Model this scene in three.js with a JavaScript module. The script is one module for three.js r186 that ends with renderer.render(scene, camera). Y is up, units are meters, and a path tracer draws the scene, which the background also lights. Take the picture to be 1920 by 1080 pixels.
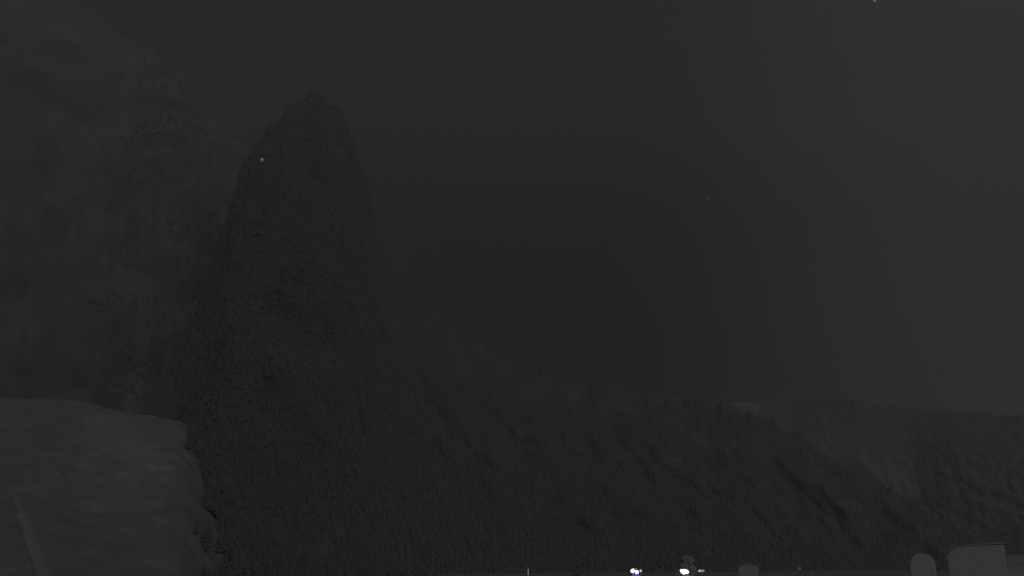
import * as THREE from 'three';
import { mergeGeometries, mergeVertices } from 'three/addons/utils/BufferGeometryUtils.js';
import { RoundedBoxGeometry } from 'three/addons/geometries/RoundedBoxGeometry.js';
import { RectAreaLightUniformsLib } from 'three/addons/lights/RectAreaLightUniformsLib.js';
import { createNoise2D, createNoise3D } from 'simplex-noise';

// ---------------------------------------------------------------- camera, sky, moon, exposure
const scene = new THREE.Scene();
const FOV = 36, PITCH = 17.4 * Math.PI / 180, EYE = new THREE.Vector3(0, 8, 0);
const camera = new THREE.PerspectiveCamera(FOV, 16 / 9, 0.5, 40000);
camera.position.copy(EYE);
camera.lookAt(EYE.x, EYE.y + Math.tan(PITCH) * 100, EYE.z - 100);
scene.add(camera);

const renderer = new THREE.WebGLRenderer({ antialias: true });
renderer.toneMapping = THREE.LinearToneMapping;
renderer.toneMappingExposure = 1;
renderer.shadowMap.enabled = true;
RectAreaLightUniformsLib.init();

let seed = 20477;
const rnd = () => { seed = (seed + 0x6D2B79F5) | 0; let t = Math.imul(seed ^ (seed >>> 15), 1 | seed); t = (t + Math.imul(t ^ (t >>> 7), 61 | t)) ^ t; return ((t ^ (t >>> 14)) >>> 0) / 4294967296; };
const noise2 = createNoise2D(rnd), noise3 = createNoise3D(rnd);
const smooth = (a, b, x) => { const t = Math.min(1, Math.max(0, (x - a) / (b - a))); return t * t * (3 - 2 * t); };
const lerp = (a, b, t) => a + (b - a) * t;

// the moon stands behind the right shoulder, veiled; thin cloud makes the right and the upper sky paler
const MOON = new THREE.Vector3(Math.sin(2.6) * Math.cos(0.6), Math.sin(0.6), -Math.cos(2.6) * Math.cos(0.6)).normalize();
const SKY = { low: 0.0036, high: 0.0086, veil: 0.0100 };
{
  const W = 1024, H = 512, data = new Float32Array(W * H * 4);
  for (let r = 0; r < H; r++) for (let c = 0; c < W; c++) {
    const up = ((r + 0.5) / H - 0.5) * Math.PI, az = ((c + 0.5) / W - 0.5) * 2 * Math.PI;
    const x = Math.cos(az) * Math.cos(up), y = Math.sin(up), z = Math.sin(az) * Math.cos(up);
    const n = noise3(x * 3, y * 5, z * 3) * 0.5 + noise3(x * 8, y * 13, z * 8) * 0.3 + noise3(x * 26, y * 38, z * 26) * 0.2;
    const low = SKY.low, up_ = SKY.high * smooth(0.32, 0.64, y), veil = SKY.veil * smooth(0.1, 0.47, x), k = 1 + 0.06 * n;   // clear night air, and paler thin cloud
    const i = (r * W + c) * 4;
    data[i] = (low * 0.80 + up_ + veil) * k; data[i + 1] = (low * 0.82 + up_ + veil) * k; data[i + 2] = (low * 1.36 + up_ * 1.02 + veil * 1.01) * k; data[i + 3] = 1;
  }
  const t = new THREE.DataTexture(data, W, H, THREE.RGBAFormat, THREE.FloatType);
  t.mapping = THREE.EquirectangularReflectionMapping; t.magFilter = t.minFilter = THREE.LinearFilter; t.needsUpdate = true;
  scene.background = t; scene.environment = t;
}
const moon = new THREE.DirectionalLight(new THREE.Color(1, 0.99, 0.985), 1.2);
moon.name = 'moon_light';
moon.position.copy(MOON).multiplyScalar(4000); moon.target.position.set(0, 0, -900);
moon.castShadow = true; moon.shadow.radius = 100; moon.shadow.mapSize.set(2048, 2048);
Object.assign(moon.shadow.camera, { left: -3000, right: 3000, top: 3000, bottom: -3000, near: 10, far: 9000 });
scene.add(moon, moon.target);
scene.fog = new THREE.FogExp2(new THREE.Color(0.97, 0.97, 1.0), 0.000063);

// ---------------------------------------------------------------- helpers
const F = 540 / Math.tan(FOV * Math.PI / 360);
const cp = Math.cos(PITCH), sp = Math.sin(PITCH);
function ray(px, py) {                      // direction of a sight line, scaled to a horizontal length of 1
  const x = (px - 960) / F, v = (540 - py) / F;
  const d = new THREE.Vector3(x, v * cp + sp, -(cp - v * sp));
  return d.divideScalar(Math.hypot(d.x, d.z));
}
const at = (px, py, dist) => ray(px, py).multiplyScalar(dist).add(EYE);
const counts = {};
function numbered(name) { const k = counts[name] = (counts[name] ?? -1) + 1; return k ? `${name}_${String(k).padStart(3, '0')}` : name; }
function shade(o) { o.traverse((m) => { if (m.isMesh) { m.castShadow = m.receiveShadow = true; } }); return o; }
function tag(o, label, category, group, kind) { o.userData.label = label; if (category) o.userData.category = category; if (group) o.userData.group = group; if (kind) o.userData.kind = kind; return o; }
function thing(name, label, category, pos = [0, 0, 0], turn = 0, group) {
  const o = new THREE.Group(); o.name = numbered(name); o.position.set(...pos); o.rotation.y = turn; scene.add(o);
  return tag(o, label, category, group);
}
function part(parent, name, geometry, material, pos) {
  const m = new THREE.Mesh(geometry, material); m.name = name; if (pos) m.position.set(...pos);
  m.castShadow = m.receiveShadow = true; parent.add(m); return m;
}
function structure(name, geometry, material, label) {
  const m = part(scene, name, geometry, material); m.userData.kind = 'structure'; if (label) m.userData.label = label; return m;
}
function grain(lo, hi, size, freq) {        // grey grain to multiply over a colour
  const d = new Uint8Array(size * size * 4), T = 2 * Math.PI;
  for (let j = 0; j < size; j++) for (let i = 0; i < size; i++) {
    const a = i / size * T, b = j / size * T, q = freq / T;
    let v = 0, k = 1, s = 0;
    for (let o = 0; o < 4; o++, k *= 2.1) { v += noise3(Math.cos(a) * q * k + o * 9, Math.sin(a) * q * k + Math.cos(b) * q * k, Math.sin(b) * q * k) / k ** 0.7; s += 1 / k ** 0.7; }
    const g = Math.round(255 * lerp(lo, hi, 0.5 + 0.5 * v / s * 1.5 > 1 ? 1 : Math.max(0, 0.5 + 0.75 * v / s)));
    d.set([g, g, g, 255], (j * size + i) * 4);
  }
  const t = new THREE.DataTexture(d, size, size); t.colorSpace = THREE.SRGBColorSpace; t.wrapS = t.wrapT = THREE.RepeatWrapping;
  t.magFilter = THREE.LinearFilter; t.minFilter = THREE.LinearMipmapLinearFilter; t.generateMipmaps = true; t.needsUpdate = true; return t;
}
const roughGrain = grain(0.72, 1, 512, 7), fineGrain = grain(0.86, 1, 256, 12);
const mat = (r, g, b, rough = 0.9, extra = {}) => new THREE.MeshStandardMaterial({ color: new THREE.Color().setRGB(r, g, b), roughness: rough, ...extra });
const M = {
  slope: new THREE.MeshStandardMaterial({ vertexColors: true, roughness: 1, map: roughGrain }),
  meadow: new THREE.MeshStandardMaterial({ vertexColors: true, roughness: 1, map: fineGrain }),
  render_: mat(0.185, 0.185, 0.185, 0.9, { map: fineGrain }),
  timber: mat(0.135, 0.133, 0.13, 0.85, { map: fineGrain }),
  roofPale: mat(0.19, 0.19, 0.195, 0.85, { map: fineGrain }),
  roofDark: mat(0.10, 0.10, 0.11, 0.8, { map: fineGrain }),
  frame: mat(0.5, 0.49, 0.47, 0.6),
  pane: mat(0.02, 0.022, 0.028, 0.08),
  door: mat(0.16, 0.10, 0.06, 0.6),
  steel: mat(0.32, 0.33, 0.34, 0.45, { metalness: 0.7 }),
  darkMetal: mat(0.05, 0.052, 0.055, 0.5, { metalness: 0.6 }),
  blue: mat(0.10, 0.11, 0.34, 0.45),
  palePole: mat(0.75, 0.75, 0.76, 0.5),
  bark: mat(0.07, 0.055, 0.045, 1),
  needles: new THREE.MeshPhysicalMaterial({ color: new THREE.Color().setRGB(0.024, 0.025, 0.024), roughness: 0.95, transmission: 0.3, thickness: 0 }),
  leaves: mat(0.055, 0.072, 0.035, 0.9),
};
const glow = (r, g, b) => new THREE.MeshStandardMaterial({ color: 0x222222, roughness: 0.4, emissive: new THREE.Color().setRGB(r, g, b), emissiveIntensity: 1 });

// ---------------------------------------------------------------- the ground and the mountains
function interp(list, x) {                  // list of [x, a, b, ...] rows in rising x
  let i = 0; while (i < list.length - 2 && x > list[i + 1][0]) i++;
  const a = list[i], b = list[i + 1], t = Math.min(1, Math.max(0, (x - a[0]) / (b[0] - a[0])));
  return a.slice(1).map((v, k) => lerp(v, b[k + 1], t));
}
// A mountain: its crest follows rows of [sight x, sight y, distance, distance of the foot]; the face runs down to the valley floor and a back slope behind it.
function massif(rows, { nu, nv, rough, bump, color, profile = 1.25, back = 0.9 }) {
  const P = [], C = [], U = [], I = [], x0 = rows[0][0], x1 = rows[rows.length - 1][0], nb = Math.round(nv * 0.35), tot = nv + nb + 1;
  for (let i = 0; i <= nu; i++) {
    const px = lerp(x0, x1, i / nu); let [py, dc, df] = interp(rows, px);
    const jag = at(px, py + rough * (noise2(px / 55, 3.1) * 0.5 + noise2(px / 21, 7.7) * 0.32 + noise2(px / 8, 1.3) * 0.2), dc).y;
    const top = at(px, py, dc), dir = new THREE.Vector3(top.x, 0, top.z).normalize();
    for (let j = 0; j < tot; j++) {
      const s = j <= nv ? j / nv : 1 + (j - nv) / nb;
      let d, h;
      if (s <= 1) { d = lerp(df, dc, s); h = lerp(-12, top.y, Math.pow(s, profile)); } else { d = dc * (1 + (s - 1) * back); h = lerp(top.y, -12, Math.pow(s - 1, 1.7)); }
      h += (jag - top.y) * (s <= 1 ? s ** 7 : (2 - s) ** 4);
      const x = dir.x * d, z = dir.z * d, fade = s <= 1 ? Math.sin(Math.PI * Math.min(1, s * 1.02)) : 0.5 * Math.sin(Math.PI * (s - 1));
      const k = 1 / (bump * 6);
      const n = noise3(x * k, h * k * 0.5, z * k) + 0.5 * noise3(x * k * 2.3, h * k, z * k * 2.3) + 0.3 * noise3(x * k * 5, h * k * 2, z * k * 5);
      const q = 1 - Math.max(0, fade) * (bump * (n + 0.4)) / Math.max(d, 1) * -1;
      P.push(x * q, h - Math.max(0, fade) * bump * 0.35 * (0.9 + n * 0.6), z * q);
      const c = color(px, s, x, h, z); C.push(...c); U.push(x / 30 + z / 90, h / 30 + z / 70);
    }
  }
  for (let i = 0; i < nu; i++) for (let j = 0; j < tot - 1; j++) { const a = i * tot + j, b = a + tot; I.push(a, b, a + 1, b, b + 1, a + 1); }
  const g = new THREE.BufferGeometry();
  g.setAttribute('position', new THREE.Float32BufferAttribute(P, 3)); g.setAttribute('color', new THREE.Float32BufferAttribute(C, 3)); g.setAttribute('uv', new THREE.Float32BufferAttribute(U, 2));
  g.setIndex(I); g.computeVertexNormals(); g.userData = { nu, tot, nv };
  return g;
}
const mix3 = (a, b, t) => a.map((v, k) => lerp(v, b[k], t));
const ROCK = [0.060, 0.060, 0.062], SCREE = [0.085, 0.085, 0.084], WOOD = [0.022, 0.023, 0.0225], GRASS = [0.079, 0.081, 0.079], HAY = [0.093, 0.094, 0.092], EARTH = [0.034, 0.033, 0.032];
{
  const g = new THREE.CircleGeometry(2250, 96, 0, Math.PI * 2); g.rotateX(-Math.PI / 2);
  const uv = g.attributes.uv; for (let i = 0; i < uv.count; i++) uv.setXY(i, uv.getX(i) * 900, uv.getY(i) * 900);
  structure('ground', g, mat(0.062, 0.064, 0.058, 1, { map: roughGrain }), 'dark grassy valley floor');
}
// far left mountain, its crest running down from the upper left corner to the notch
const wall = massif([
  [-200, -140, 2180, 1091], [60, -110, 2128, 1091], [150, -15, 2063, 938], [200, 45, 2007, 958], [262, 84, 1938, 968], [318, 118, 1882, 850], [342, 133, 1858, 850], [366, 170, 1834, 892], [398, 226, 1802, 892], [428, 258, 1799, 918], [486, 284, 1797, 935], [560, 420, 1794, 978], [700, 640, 1788, 1020], [900, 840, 1780, 1105],
], { nu: 300, nv: 90, rough: 14, bump: 40, back: 0.15, color: (px, s, x, h, z) => {
  const n = noise3(x / 180, h / 110, z / 180) + 0.5 * noise3(x / 50, h / 40, z / 50);
  return mix3(mix3(EARTH, WOOD, smooth(0.0, 0.6, noise3(x / 90 + 40, h / 80, z / 90))), ROCK, smooth(-0.2, 0.6, n) * 0.32);
} });
structure('mountain', wall, M.slope, 'steep rocky mountain rising out of the upper left corner');
// nearer wooded peak with its long flank falling to the right
const PEAK_ROWS = [
  [130, 960, 1180, 700], [215, 850, 1220, 714], [290, 735, 1250, 728], [345, 630, 1280, 737], [392, 510, 1310, 745], [425, 410, 1325, 751], [452, 318, 1340, 756], [478, 268, 1350, 761], [508, 238, 1360, 766], [540, 198, 1370, 771], [572, 184, 1380, 777], [598, 172, 1390, 782], [622, 188, 1390, 786], [652, 222, 1400, 791], [676, 300, 1410, 795], [694, 352, 1420, 798], [704, 430, 1440, 803], [734, 505, 1470, 828], [772, 565, 1520, 860], [850, 622, 1570, 925], [960, 688, 1630, 1016], [1100, 712, 1690, 1133], [1250, 745, 1750, 1258], [1370, 762, 1790, 1351], [1470, 800, 1820, 1424], [1600, 870, 1840, 1520], [1760, 960, 1850, 1556], [1950, 1062, 1850, 1600],
];
const peak = massif(PEAK_ROWS, { nu: 420, nv: 90, rough: 20, bump: 34, back: 0.2, profile: 1.1, color: (px, s, x, h, z) => {
  const n = noise3(x / 130, h / 90, z / 130) + 0.5 * noise3(x / 40, h / 30, z / 40);
  return mix3(mix3(WOOD, EARTH, smooth(0.3, 1.1, n) * 0.6), ROCK, 0.25 * smooth(0.4, 1.0, n));
} });
structure('mountain_001', peak, M.slope, 'dark wooded peak with a long flank falling to the right');
// far ridge closing the valley on the right
const far = massif([
  [1000, 900, 2224, 1880], [1200, 800, 2224, 1880], [1330, 758, 2224, 1880], [1420, 752, 2224, 1880], [1480, 748, 2187, 1880], [1540, 738, 2150, 1880], [1600, 744, 2112, 1880], [1700, 762, 2075, 1880], [1800, 770, 2037, 1780], [1920, 778, 2000, 1680], [2200, 730, 1963, 1680],
], { nu: 260, nv: 60, rough: 4, bump: 3, back: 0.1, color: (px, s, x, h, z) => {
  const n = noise3(x / 400, h / 200, z / 400) + 0.5 * noise3(x / 120, h / 80, z / 120);
  return mix3(mix3(EARTH, GRASS, 0.75 + 0.15 * n), ROCK, smooth(0.75, 1.1, s + 0.15 * n));
} });
structure('hills', far, M.slope, 'far hazy ridge low behind the valley at right');
// near foothill at the lower left with pale mown meadow
const HILL_ROWS = [
  [-800, 690, 560, 150], [-300, 725, 560, 150], [30, 746, 560, 150], [160, 752, 555, 150], [205, 766, 550, 150], [280, 779, 540, 150], [338, 789, 530, 150], [362, 806, 525, 152], [384, 838, 520, 154], [420, 905, 510, 156], [470, 992, 500, 160], [560, 1054, 490, 170], [700, 1082, 480, 190], [820, 1100, 470, 210],
];
// outlines of open ground on the hillside, as sight lines to it: paddock corners in (x, height on slope)
const hillUV = (px, s) => { const [py] = interp(HILL_ROWS, px); return [px, py, s]; };
const hill = massif(HILL_ROWS, { nu: 360, nv: 130, rough: 3, bump: 3, profile: 1.0, color: (px, s, x, h, z) => {
  const n = noise3(x / 26, h / 20, z / 70) + 0.5 * noise3(x / 8, h / 8, z / 24), e = 14 * noise3(x / 30, h / 24, z / 90) + 6 * noise3(x / 8, h / 8, z / 30);
  const meadow = smooth(150, 172, px + e) * (1 - smooth(335, 352, px + e + (0.86 - s) * 40)) * smooth(0.30, 0.42, s + n * 0.05) * (1 - smooth(0.90, 0.925, s + e * 0.0015));
  const mown = meadow * (1 - smooth(-16, 22, px - (225 + (0.9 - s) * 330) + e)) * smooth(0.48, 0.6, s - 0.14 * smooth(260, 170, px) + n * 0.06);
  const rest = mix3(GRASS, WOOD, 0.15 + 0.1 * n);
  const edge = 0.75 * smooth(325, 392, px + e * 3 + (0.9 - s) * -60);
  return mix3(mix3(mix3(rest, GRASS, meadow), HAY, Math.max(mown, 0)), mix3(EARTH, GRASS, 0.35 + 0.15 * n), edge);
} });
structure('hill', hill, M.meadow, 'near hillside at lower left with a pale meadow below its straight top edge');

// where a sight line meets a surface, for things that stand on it
const caster = new THREE.Raycaster(); caster.far = 20000;
function ground(mesh, px, py) { caster.set(EYE, ray(px, py).normalize()); const h = caster.intersectObject(mesh)[0]; return h && h.point; }
scene.updateMatrixWorld(true);
const byName = (n) => scene.getObjectByName(n);

// pale track running down the near hillside in the lower left corner
{
  const rows = [[26, 925, 7], [33, 945, 13], [42, 968, 18], [52, 995, 22], [62, 1025, 25], [73, 1055, 28], [84, 1085, 30], [98, 1120, 32]];
  const P = [], U = [], I = [], N = 36; let k = 0;
  for (let i = 0; i <= N; i++) {
    const y = lerp(925, 1118, i / N), [x, w] = (() => { for (let j = 0; j < rows.length - 1; j++) if (y <= rows[j + 1][1]) { const t = (y - rows[j][1]) / (rows[j + 1][1] - rows[j][1]); return [lerp(rows[j][0], rows[j + 1][0], t), lerp(rows[j][2], rows[j + 1][2], t)]; } return [98, 32]; })();
    const pts = []; for (let c = 0; c <= 6; c++) { const p = ground(byName('hill'), x + (c / 6 - 0.5) * w + 2 * noise2(i / 3, c > 3 ? 5 : 9), y); if (p) pts.push(p); }
    if (pts.length < 7) continue;
    pts.forEach((p, c) => { P.push(p.x, p.y + 0.25, p.z); U.push(c / 3, i / 2); });
    if (k) for (let c = 0; c < 6; c++) { const a = (k - 1) * 7 + c; I.push(a, a + 7, a + 1, a + 1, a + 7, a + 8); } k++;
  }
  const g = new THREE.BufferGeometry(); g.setAttribute('position', new THREE.Float32BufferAttribute(P, 3)); g.setAttribute('uv', new THREE.Float32BufferAttribute(U, 2)); g.setIndex(I); g.computeVertexNormals();
  structure('path', g, mat(0.115, 0.115, 0.112, 1, { map: roughGrain }), 'pale track running down the hillside in the lower left corner');
}

// ---------------------------------------------------------------- woods
function conifer(tiers, seg) {              // 1 m high unit tree with drooping, uneven tiers
  const gs = [new THREE.CylinderGeometry(0.012, 0.022, 0.3, 5).translate(0, 0.15, 0)];
  for (let t = 0; t < tiers; t++) {
    const y0 = 0.12 + 0.88 * t / tiers, h = 0.88 / tiers * 1.9, r = 0.2 * (1 - t / tiers) + 0.025;
    const g = new THREE.ConeGeometry(r, h, seg, 1, true), p = g.attributes.position;
    for (let i = 0; i < p.count; i++) if (p.getY(i) < 0) { const a = Math.atan2(p.getZ(i), p.getX(i)), k = 1 + 0.32 * Math.sin(a * 3 + t * 2.1) + 0.2 * Math.sin(a * 7 + t); p.setX(i, p.getX(i) * k); p.setZ(i, p.getZ(i) * k); p.setY(i, p.getY(i) - 0.02 * Math.sin(a * 5 + t)); }
    gs.push(g.translate(0, Math.min(y0 + h / 2, 1 - h / 2 + 0.02), 0));
  }
  return mergeGeometries(gs.map((g) => g.toNonIndexed()));
}
const firShape = conifer(5, 8); firShape.computeVertexNormals();
function woods(name, label, mesh, geo, n, [h0, h1], accept, smin = 0.02, smax = 1.0) {
  const { nu, tot, nv } = geo.userData, pos = geo.attributes.position, mats = [], m = new THREE.Matrix4(), q = new THREE.Quaternion(), e = new THREE.Euler();
  const v = (i, j) => new THREE.Vector3().fromBufferAttribute(pos, i * tot + j);
  for (let k = 0; k < n; k++) {
    const u = rnd() * nu, s = lerp(smin, smax, rnd()) * nv, i = Math.min(nu - 1, u | 0), j = Math.min(nv - 1, s | 0);
    const p = v(i, j).lerp(v(i + 1, j), u - i).lerp(v(i, j + 1).lerp(v(i + 1, j + 1), u - i), s - j);
    if (!accept(u / nu, s / nv, p)) continue;
    const h = lerp(h0, h1, rnd() ** 1.3); e.set((rnd() - 0.5) * 0.08, rnd() * 6.28, (rnd() - 0.5) * 0.08);
    m.compose(p.setY(p.y - h * 0.04), q.setFromEuler(e), new THREE.Vector3(h * (0.85 + rnd() * 0.4), h, h * (0.85 + rnd() * 0.4))); mats.push(m.clone());
  }
  const im = new THREE.InstancedMesh(firShape, M.needles, mats.length); mats.forEach((x, k) => im.setMatrixAt(k, x));
  const c = new THREE.Color(); for (let k = 0; k < mats.length; k++) { const b = 0.9 + rnd() * 0.2; im.setColorAt(k, c.setRGB(b, b * (0.95 + rnd() * 0.1), b)); }
  im.name = name; im.castShadow = im.receiveShadow = true; scene.add(im); return tag(im, label, 'forest', null, 'stuff');
}
woods('forest', 'dark conifer forest covering the peak and its long right flank', null, peak, 44000, [5, 10.5], (u, s, p) => noise3(p.x / 90, p.y / 60, p.z / 90) + (1 - s) * 1.1 > -0.25 && rnd() > 0.85 * smooth(0.5, 0.95, u));
woods('forest_002', 'dark woods on the far left mountain beside the notch', null, wall, 12000, [6, 12], (u, s, p) => lerp(-200, 900, u) + 90 * noise3(p.x / 140, p.y / 90, p.z / 140) > 330 - s * 60 && s < 0.97);
woods('forest_001', 'dark trees along the right edge of the near hillside meadow', null, hill, 6000, [4, 9], (u, s, p) => {
  const px = lerp(-800, 820, u), e = 45 * noise3(p.x / 24, p.y / 16, p.z / 60);
  return px + e + (0.9 - s) * -60 > 372 && s < 0.985;
});

// ---------------------------------------------------------------- village lamps
// px, py: sight line to the lamp's glowing centre; dist: metres to it
function lampFoot(px, py, dist) { const p = at(px, py, dist); return [p.x, 0, p.z, p.y]; }
const bulbGeo = (r) => new THREE.SphereGeometry(r, 20, 14);
const post = (h, r) => mergeGeometries([new THREE.CylinderGeometry(r * 0.6, r, h, 12).translate(0, h / 2, 0), new THREE.CylinderGeometry(r * 1.5, r * 1.8, 0.5, 12).translate(0, 0.25, 0), new THREE.CylinderGeometry(r * 2.6, r * 2.8, 0.06, 12).translate(0, 0.03, 0)]);
function globe(parent, x, y, z, r, colour, power, name = 'lamp_globe') {
  const b = part(parent, name, bulbGeo(r), glow(...colour), [x, y, z]); b.castShadow = false;
  if (power > 0) { const l = new THREE.PointLight(new THREE.Color(colour[0], colour[1], colour[2]).multiplyScalar(1 / Math.max(...colour)), power, 0, 2); l.name = 'lamp_light'; l.position.set(x, y, z); l.castShadow = true; l.shadow.radius = r / 0.02; parent.add(l); }
  return b;
}
const PXM = (d) => d / (F * Math.cos(PITCH) * 1.0);      // metres across one picture pixel low in the frame, roughly
{ // twin globes; the blue box is added for the lens colour fringe
  const d = 120, m = PXM(d), [x, , z, y] = lampFoot(1190.2, 1071, d), t = thing('street_lamp', 'street lamp with two bright white globes side by side over an added box in the blue of the lens fringe', 'street lamp', [x, 0, z], 0, 'street lamps along the valley floor');
  part(t, 'post', post(y - 0.9, 0.09), M.darkMetal);
  part(t, 'cross_arm', new RoundedBoxGeometry(9 * m, 0.07, 0.07, 2, 0.02), M.steel, [0, y + 0.30, -0.1]);
  part(t, 'bracket', new THREE.CylinderGeometry(0.035, 0.035, 1.2, 8).translate(0, 0, 0), M.darkMetal, [0, y - 0.3, -0.12]);
  globe(t, -3.6 * m, y + 0.03, 0, 2.9 * m, [5, 4.9, 4.2], 0.9); globe(t, 3.4 * m, y - 0.1, 0, 2.6 * m, [4.4, 4.6, 4.9], 0.7);
  part(t, 'fringe_box', new RoundedBoxGeometry(12 * m, 9 * m, 0.3, 3, 0.03), M.blue, [2 * m, y - 8.4 * m, -0.28]);
}
{ // small dim one just right of it
  const d = 122, m = PXM(d), [x, , z, y] = lampFoot(1201.2, 1070.2, d), t = thing('street_lamp', 'small dimmer single lamp close on the right of the twin globes', 'street lamp', [x, 0, z], 0, 'street lamps along the valley floor');
  part(t, 'post', post(y - 2 * m, 0.06), M.steel); globe(t, 0, y, 0, 2.0 * m, [0.62, 0.62, 0.64], 0.05);
  part(t, 'lamp_hood', new THREE.SphereGeometry(2.5 * m, 16, 8, 0, 6.2832, 0, 1.2), M.steel, [0, y + 0.6 * m, 0]);
}
{ // wide floodlight
  const d = 118, m = PXM(d), [x, , z, y] = lampFoot(1283.4, 1072, d), t = thing('floodlight', 'widest and brightest lamp, a white floodlight bar over an added box in the blue of the lens fringe', 'floodlight', [x, 0, z]);
  part(t, 'post', post(y - 4 * m, 0.11), M.darkMetal);
  const s = new THREE.Shape(); [[-7.4, 2.4], [-4.6, 3.6], [2.6, 3.6], [5.2, 1.8], [7.2, -0.4], [6, -2.2], [2.4, -2.6], [-1.6, -4], [-4.2, -2.4]].forEach(([a, b], i) => s[i ? 'lineTo' : 'moveTo'](a * m, b * m)); s.closePath();
  part(t, 'lamp_face', new THREE.ExtrudeGeometry(s, { depth: 0.05, bevelEnabled: true, bevelSize: 0.015, bevelThickness: 0.015, bevelSegments: 2 }), glow(3.2, 3.0, 2.5), [0, y, 0]);
  part(t, 'lamp_back', new RoundedBoxGeometry(15 * m, 8 * m, 0.16, 3, 0.03), M.darkMetal, [0, y + 0.2 * m, -0.12]);
  part(t, 'visor', new RoundedBoxGeometry(14 * m, 0.04, 0.34, 2, 0.015), M.darkMetal, [-1 * m, y + 5.2 * m, 0.06]);
  part(t, 'fringe_box', new RoundedBoxGeometry(13 * m, 8 * m, 0.3, 3, 0.03), M.blue, [4 * m, y - 8.6 * m, -0.28]);  // added box, standing in for the blue lens fringe below the lamp
  const l = new THREE.RectAreaLight(new THREE.Color(1, 0.95, 0.82), 6, 13 * m, 6.5 * m); l.name = 'floodlight_light'; l.position.set(0, y, 0.09); l.lookAt(x, y - 3, z + 10); t.add(l);
}
{ // dim pair right of the floodlight
  const d = 128, m = PXM(d), [x, , z, y] = lampFoot(1314, 1070.5, d), t = thing('street_lamp', 'dim yellowish pair of lamps right of the bright floodlight', 'street lamp', [x, 0, z], 0, 'street lamps along the valley floor');
  part(t, 'post', post(y - 3 * m, 0.07), M.darkMetal); part(t, 'cross_arm', new RoundedBoxGeometry(10 * m, 0.05, 0.05, 2, 0.015), M.darkMetal, [0, y - 2.6 * m, 0]);
  const a = globe(t, -1.6 * m, y + 0.1 * m, 0, 1.9 * m, [0.42, 0.42, 0.36], 0.06), b = globe(t, 3.6 * m, y + 0.2 * m, 0, 1.8 * m, [0.26, 0.265, 0.22], 0.04); a.scale.x = 1.5; b.scale.x = 1.5;
}
{ // faint far one
  const d = 210, m = PXM(d), [x, , z, y] = lampFoot(1499.3, 1066, d), t = thing('street_lamp', 'very faint small grey lamp standing alone toward the right', 'street lamp', [x, 0, z], 0, 'street lamps along the valley floor');
  part(t, 'post', post(y - 1.5 * m, 0.07), M.darkMetal); globe(t, 0, y, 0, 2.2 * m, [0.055, 0.055, 0.055], 0.02);
}
{ // thin pale pole at the left of the lamps
  const d = 120, m = PXM(d), [x, , z] = lampFoot(990.5, 1070, d), top = at(990.5, 1066.2, d).y, t = thing('pole', 'thin pale upright pole alone, left of all the lamps', 'pole', [x, 0, z]);
  part(t, 'shaft', new THREE.CylinderGeometry(1.1 * m, 1.4 * m, top - 10 * m, 12).translate(0, (top - 10 * m) / 2, 0), M.steel);
  const tube = part(t, 'lamp_tube', new THREE.CapsuleGeometry(1.15 * m, 8.2 * m, 6, 12), glow(0.125, 0.122, 0.125), [0, top - 5.2 * m, 0]);
  const l = new THREE.PointLight(0xffffff, 0.02, 0, 2); l.name = 'lamp_light'; l.position.set(0, top - 5 * m, 0); l.castShadow = true; l.shadow.radius = 4; t.add(l);
  part(t, 'cap', new THREE.ConeGeometry(1.5 * m, 1.4 * m, 12), M.steel, [0, top + 0.6 * m, 0]);
}
// ---------------------------------------------------------------- hut high on the peak
{
  const hit = ground(byName('mountain_001'), 491.5, 299.5), p = at(491.5, 298.5, Math.hypot(hit.x, hit.z) - 14), t = thing('mountain_hut', 'tiny mountain hut with one white lit window high below the notch', 'hut', [p.x, p.y - 2.0, p.z], Math.atan2(-p.x, -p.z));
  const w = 5, h = 3.2, dp = 4, s = new THREE.Shape(); s.moveTo(-w / 2, -3); s.lineTo(-w / 2, h); s.lineTo(0, h + 1.8); s.lineTo(w / 2, h); s.lineTo(w / 2, -3); s.closePath();
  part(t, 'wall', new THREE.ExtrudeGeometry(s, { depth: dp, bevelEnabled: false }).translate(0, 0, -dp), M.timber);
  for (const k of [-1, 1]) { const r = part(t, 'roof', new RoundedBoxGeometry(3.4, 0.22, dp + 1, 2, 0.05), M.roofDark, [k * 1.4, h + 0.98, -dp / 2]); r.rotation.z = -k * 0.624; }
  part(t, 'window_frame', mergeGeometries([new THREE.BoxGeometry(2.3, 0.12, 0.1).translate(0, 0.62, 0), new THREE.BoxGeometry(2.3, 0.12, 0.1).translate(0, -0.62, 0), new THREE.BoxGeometry(0.12, 1.12, 0.1).translate(1.09, 0, 0), new THREE.BoxGeometry(0.12, 1.12, 0.1).translate(-1.09, 0, 0)]), M.frame, [0, 2, 0.05]);
  part(t, 'window_pane', new THREE.BoxGeometry(2.06, 1.12, 0.06), glow(0.38, 0.38, 0.38), [0, 2, 0.033]);
  part(t, 'door', new RoundedBoxGeometry(0.9, 2, 0.08, 2, 0.02), M.door, [-1.8, 1.0, 0.04]);
  const l = new THREE.RectAreaLight(0xffffff, 0.5, 2.0, 1.1); l.name = 'window_light'; l.position.set(0, 2, 0.12); l.rotation.y = Math.PI; t.add(l);
}
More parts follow.
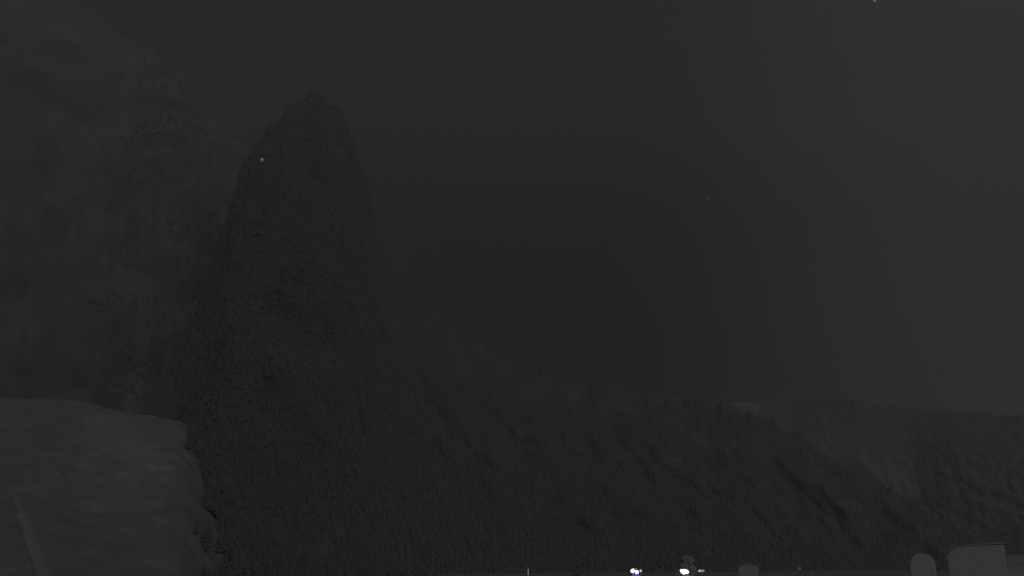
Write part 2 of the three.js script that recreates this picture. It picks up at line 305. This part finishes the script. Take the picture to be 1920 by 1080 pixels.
// ---------------------------------------------------------------- stars
function star(px, py, size, lum, label) {
  const d = 20000, p = at(px, py, d), r = p.distanceTo(EYE) * size / F / 2 * Math.cos(0.2);
  const o = new THREE.Mesh(new THREE.SphereGeometry(r, 16, 10), glow(lum, lum, lum)); o.name = numbered('sky_star'); o.position.copy(p); scene.add(o); return tag(o, label, 'star', 'lone stars');
}
star(1328, 372.3, 2.8, 0.10, 'faint lone star in the middle of the open sky at right');
star(1640, 1.5, 2.4, 0.45, 'brighter small star at the very top edge of the sky');

// ---------------------------------------------------------------- houses
function windowAt(parent, x, y, z, w, h) {
  const t = 0.07, f = part(parent, 'window', mergeGeometries([new THREE.BoxGeometry(w + 2 * t, t, 0.09).translate(0, h / 2 + t / 2, 0), new THREE.BoxGeometry(w + 2 * t, t, 0.13).translate(0, -h / 2 - t / 2, 0.02), new THREE.BoxGeometry(t, h, 0.09).translate(w / 2 + t / 2, 0, 0), new THREE.BoxGeometry(t, h, 0.09).translate(-w / 2 - t / 2, 0, 0), new THREE.BoxGeometry(0.04, h, 0.07)]), M.frame, [x, y, z + 0.035]);
  part(f, 'pane', new THREE.BoxGeometry(w, h, 0.03), M.pane, [0, 0, -0.01]); return f;
}
{ // pale house at the lower right: shallow roof rising to the right, lower wing beside it
  const d = 92, m = PXM(d), L = at(1777, 1045, d), t = thing('house', 'pale rendered house with a low sloping roof in the lower right corner', 'house', [L.x, 0, L.z], -Math.atan2(L.x, -L.z) * 1.12, 'pale houses on the valley floor');
  const hy = (py) => at(1810, py, d).y, w = 79 * m;
  const s = new THREE.Shape(); s.moveTo(0, 0); s.lineTo(0, hy(1046)); s.lineTo(6 * m, hy(1037)); s.lineTo(15 * m, hy(1029)); s.lineTo(36 * m, hy(1024)); s.lineTo(w, hy(1022.5)); s.lineTo(w, 0); s.closePath();
  part(t, 'wall', new THREE.ExtrudeGeometry(s, { depth: 7, bevelEnabled: true, bevelSize: 0.03, bevelThickness: 0.03, bevelSegments: 2 }).translate(0, 0, -7), M.render_);
  const edge = [[-3, 1049], [4, 1037.5], [14, 1027.5], [36, 1022], [82, 1020]];
  for (let i = 0; i < 4; i++) {
    const [x0, y0] = edge[i], [x1, y1] = edge[i + 1], a = new THREE.Vector2(x0 * m, hy(y0)), b = new THREE.Vector2(x1 * m, hy(y1)), len = a.distanceTo(b);
    const r = part(t, 'roof', new THREE.BoxGeometry(len + 0.02, 0.1, 7.12), M.roofPale, [(a.x + b.x) / 2, (a.y + b.y) / 2 + 0.03 + i * 0.003, -3.49 - i * 0.003]); r.rotation.z = Math.atan2(b.y - a.y, b.x - a.x);
  }
  const wing = new THREE.Shape(); wing.moveTo(w + 0.05, 0); wing.lineTo(w + 0.05, hy(1067)); wing.lineTo(w + 5.4, hy(1061)); wing.lineTo(w + 5.4, 0); wing.closePath();
  part(t, 'wing_wall', new THREE.ExtrudeGeometry(wing, { depth: 4, bevelEnabled: false }).translate(0, 0, -4.4), M.render_);
  const wr = part(t, 'wing_roof', new THREE.BoxGeometry(5.5, 0.12, 4.06), M.roofPale, [w + 2.83, hy(1062.5), -2.4]); wr.rotation.z = Math.atan2(hy(1061) - hy(1067), 5.3);
  const back = part(t, 'rear_wall', new THREE.BoxGeometry(6, hy(1040), 3), M.timber, [w + 3.1, hy(1040) / 2, -6.6]);
  windowAt(t, 1.2, 3.2, 0.03, 0.9, 1.2); windowAt(t, 2.9, 3.2, 0.03, 0.9, 1.2); windowAt(t, 2.9, 5.8, 0.03, 0.9, 1.2);
  part(t, 'door', new RoundedBoxGeometry(1, 2.1, 0.1, 2, 0.02), M.door, [1.2, 1.05, 0.06]);
}
{ // narrow round-topped tower left of the house
  const d = 78, m = PXM(d), p = at(1729, 1060, d), top = at(1729, 1038, d).y, t = thing('tower', 'narrow pale tower with a rounded top left of the pale house', 'tower', [p.x, 0, p.z]);
  const r = 17.5 * m, eave = top - r * 1.1, outline = (k, y0) => { const s = new THREE.Shape(); s.moveTo(-r * k, y0); s.lineTo(-r * k, eave); s.bezierCurveTo(-r * 0.95 * k, eave + r * 0.75 * k, -r * 0.5 * k, eave + r * 1.1 * k, 0, eave + r * 1.1 * k); s.bezierCurveTo(r * 0.5 * k, eave + r * 1.1 * k, r * 0.95 * k, eave + r * 0.75 * k, r * k, eave); s.lineTo(r * k, y0); s.closePath(); return s; };
  t.rotation.y = -Math.atan2(p.x, -p.z) * 1.1;
  part(t, 'wall', new THREE.ExtrudeGeometry(outline(0.97, 0), { depth: 1.8, curveSegments: 10, bevelEnabled: true, bevelSize: 0.03, bevelThickness: 0.03, bevelSegments: 2 }).translate(0, 0, -1.8), M.render_);
  part(t, 'roof', new THREE.ExtrudeGeometry(outline(1.03, eave - 0.1), { depth: 1.7, curveSegments: 10, bevelEnabled: false }).translate(0, 0, -1.75), M.roofPale);
  for (const k of [0.35, 0.68]) windowAt(t, 0, eave * k, 0.03, 0.45, 0.9);
}
{ // small pale gable between the lamps and the tower
  const d = 135, m = PXM(d), p = at(1404, 1070, d), top = at(1404, 1057.5, d).y, t = thing('house', 'small pale house gable on its own right of the lamps', 'house', [p.x, 0, p.z], -Math.atan2(p.x, -p.z), 'pale houses on the valley floor');
  const w = 16 * m, eave = at(1404, 1064, d).y, s = new THREE.Shape(); s.moveTo(-w, 0); s.lineTo(-w, eave); s.quadraticCurveTo(-w * 0.6, top - 0.2, 0, top); s.quadraticCurveTo(w * 0.6, top - 0.2, w, eave); s.lineTo(w, 0); s.closePath();
  part(t, 'wall', new THREE.ExtrudeGeometry(s, { depth: 5, curveSegments: 8, bevelEnabled: false }).translate(0, 0, -5), M.timber);
  for (const k of [-1, 1]) { const r = part(t, 'roof', new THREE.BoxGeometry(w * 1.12, 0.1, 5), M.roofDark, [k * w * 0.52, (top + eave) / 2 + 0.22, -2.7]); r.rotation.z = -k * Math.atan2(top - eave, w); }
  windowAt(t, 0, 3.4, 0, 0.8, 1.1); part(t, 'door', new RoundedBoxGeometry(0.9, 2, 0.1, 2, 0.02), M.door, [0, 1, 0.05]);
}
// ---------------------------------------------------------------- trees by the lamps
function broadTree(px, py, dist, wpx, hpx, label, leaf = M.haloLeaves) {
  const m = PXM(dist), p = at(px, py, dist), R = wpx * m / 2, top = p.y, H = Math.max(hpx * m, R * 2.2), t = thing('tree', label, 'tree', [p.x, 0, p.z], 0, 'trees by the valley lamps');
  const gs = [new THREE.CylinderGeometry(0.1, 0.2, top - H * 0.5, 8).translate(0, (top - H * 0.5) / 2, 0)];
  for (let k = 0; k < 7; k++) { const a = k * 2.4, l = R * (0.6 + rnd() * 0.4), g = new THREE.CylinderGeometry(0.02, 0.06, l, 5).translate(0, l / 2, 0); g.rotateZ(0.5 + rnd() * 0.5); g.rotateY(a); gs.push(g.translate(0, top - H * (0.9 - k * 0.06), 0)); }
  part(t, 'trunk', mergeGeometries(gs), M.bark);
  const P = [], v = new THREE.Vector3(), q = new THREE.Quaternion(), e = new THREE.Euler();
  const blobs = Array.from({ length: 16 }, () => { const y = rnd(), a = rnd() * 6.28, rr = Math.sqrt(rnd()) * R * 0.75 * Math.sin(Math.PI * (0.15 + 0.75 * y)); return [Math.cos(a) * rr, top - H + H * (0.15 + 0.72 * y), Math.sin(a) * rr, R * (0.25 + rnd() * 0.2)]; });
  for (let k = 0; k < 5200; k++) {
    const b = blobs[k % 16]; v.set(rnd() - 0.5, rnd() - 0.5, rnd() - 0.5).normalize().multiplyScalar(b[3] * Math.cbrt(rnd()));
    v.x += b[0]; v.y = Math.min(v.y + b[1], top); v.z += b[2]; e.set(rnd() * 6, rnd() * 6, rnd() * 6); q.setFromEuler(e);
    const z = 0.05 + rnd() * 0.05; for (const c of [[-z, 0], [z * 0.2, -z * 0.6], [z, 0], [-z, 0], [z, 0], [z * 0.2, z * 0.6]]) { const w = new THREE.Vector3(c[0], c[1], 0).applyQuaternion(q).add(v); P.push(w.x, w.y, w.z); }
  }
  const g = new THREE.BufferGeometry(); g.setAttribute('position', new THREE.Float32BufferAttribute(P, 3)); g.computeVertexNormals();
  part(t, 'crown', g, leaf); return t;
}
M.haloLeaves = new THREE.MeshStandardMaterial({ color: new THREE.Color().setRGB(0.30, 0.305, 0.29), roughness: 0.9, side: THREE.DoubleSide });  // floodlight halo put into the leaf colour, paler than real foliage
broadTree(1289, 1041, 122, 42, 40, 'added tree with leaves coloured pale for the glow just above the bright floodlight');
broadTree(1080, 1053, 130, 22, 40, 'dim tree top midway between the thin pole and twin globes', new THREE.MeshStandardMaterial({ color: new THREE.Color().setRGB(0.12, 0.124, 0.115), roughness: 0.9, side: THREE.DoubleSide }));

renderer.render(scene, camera);
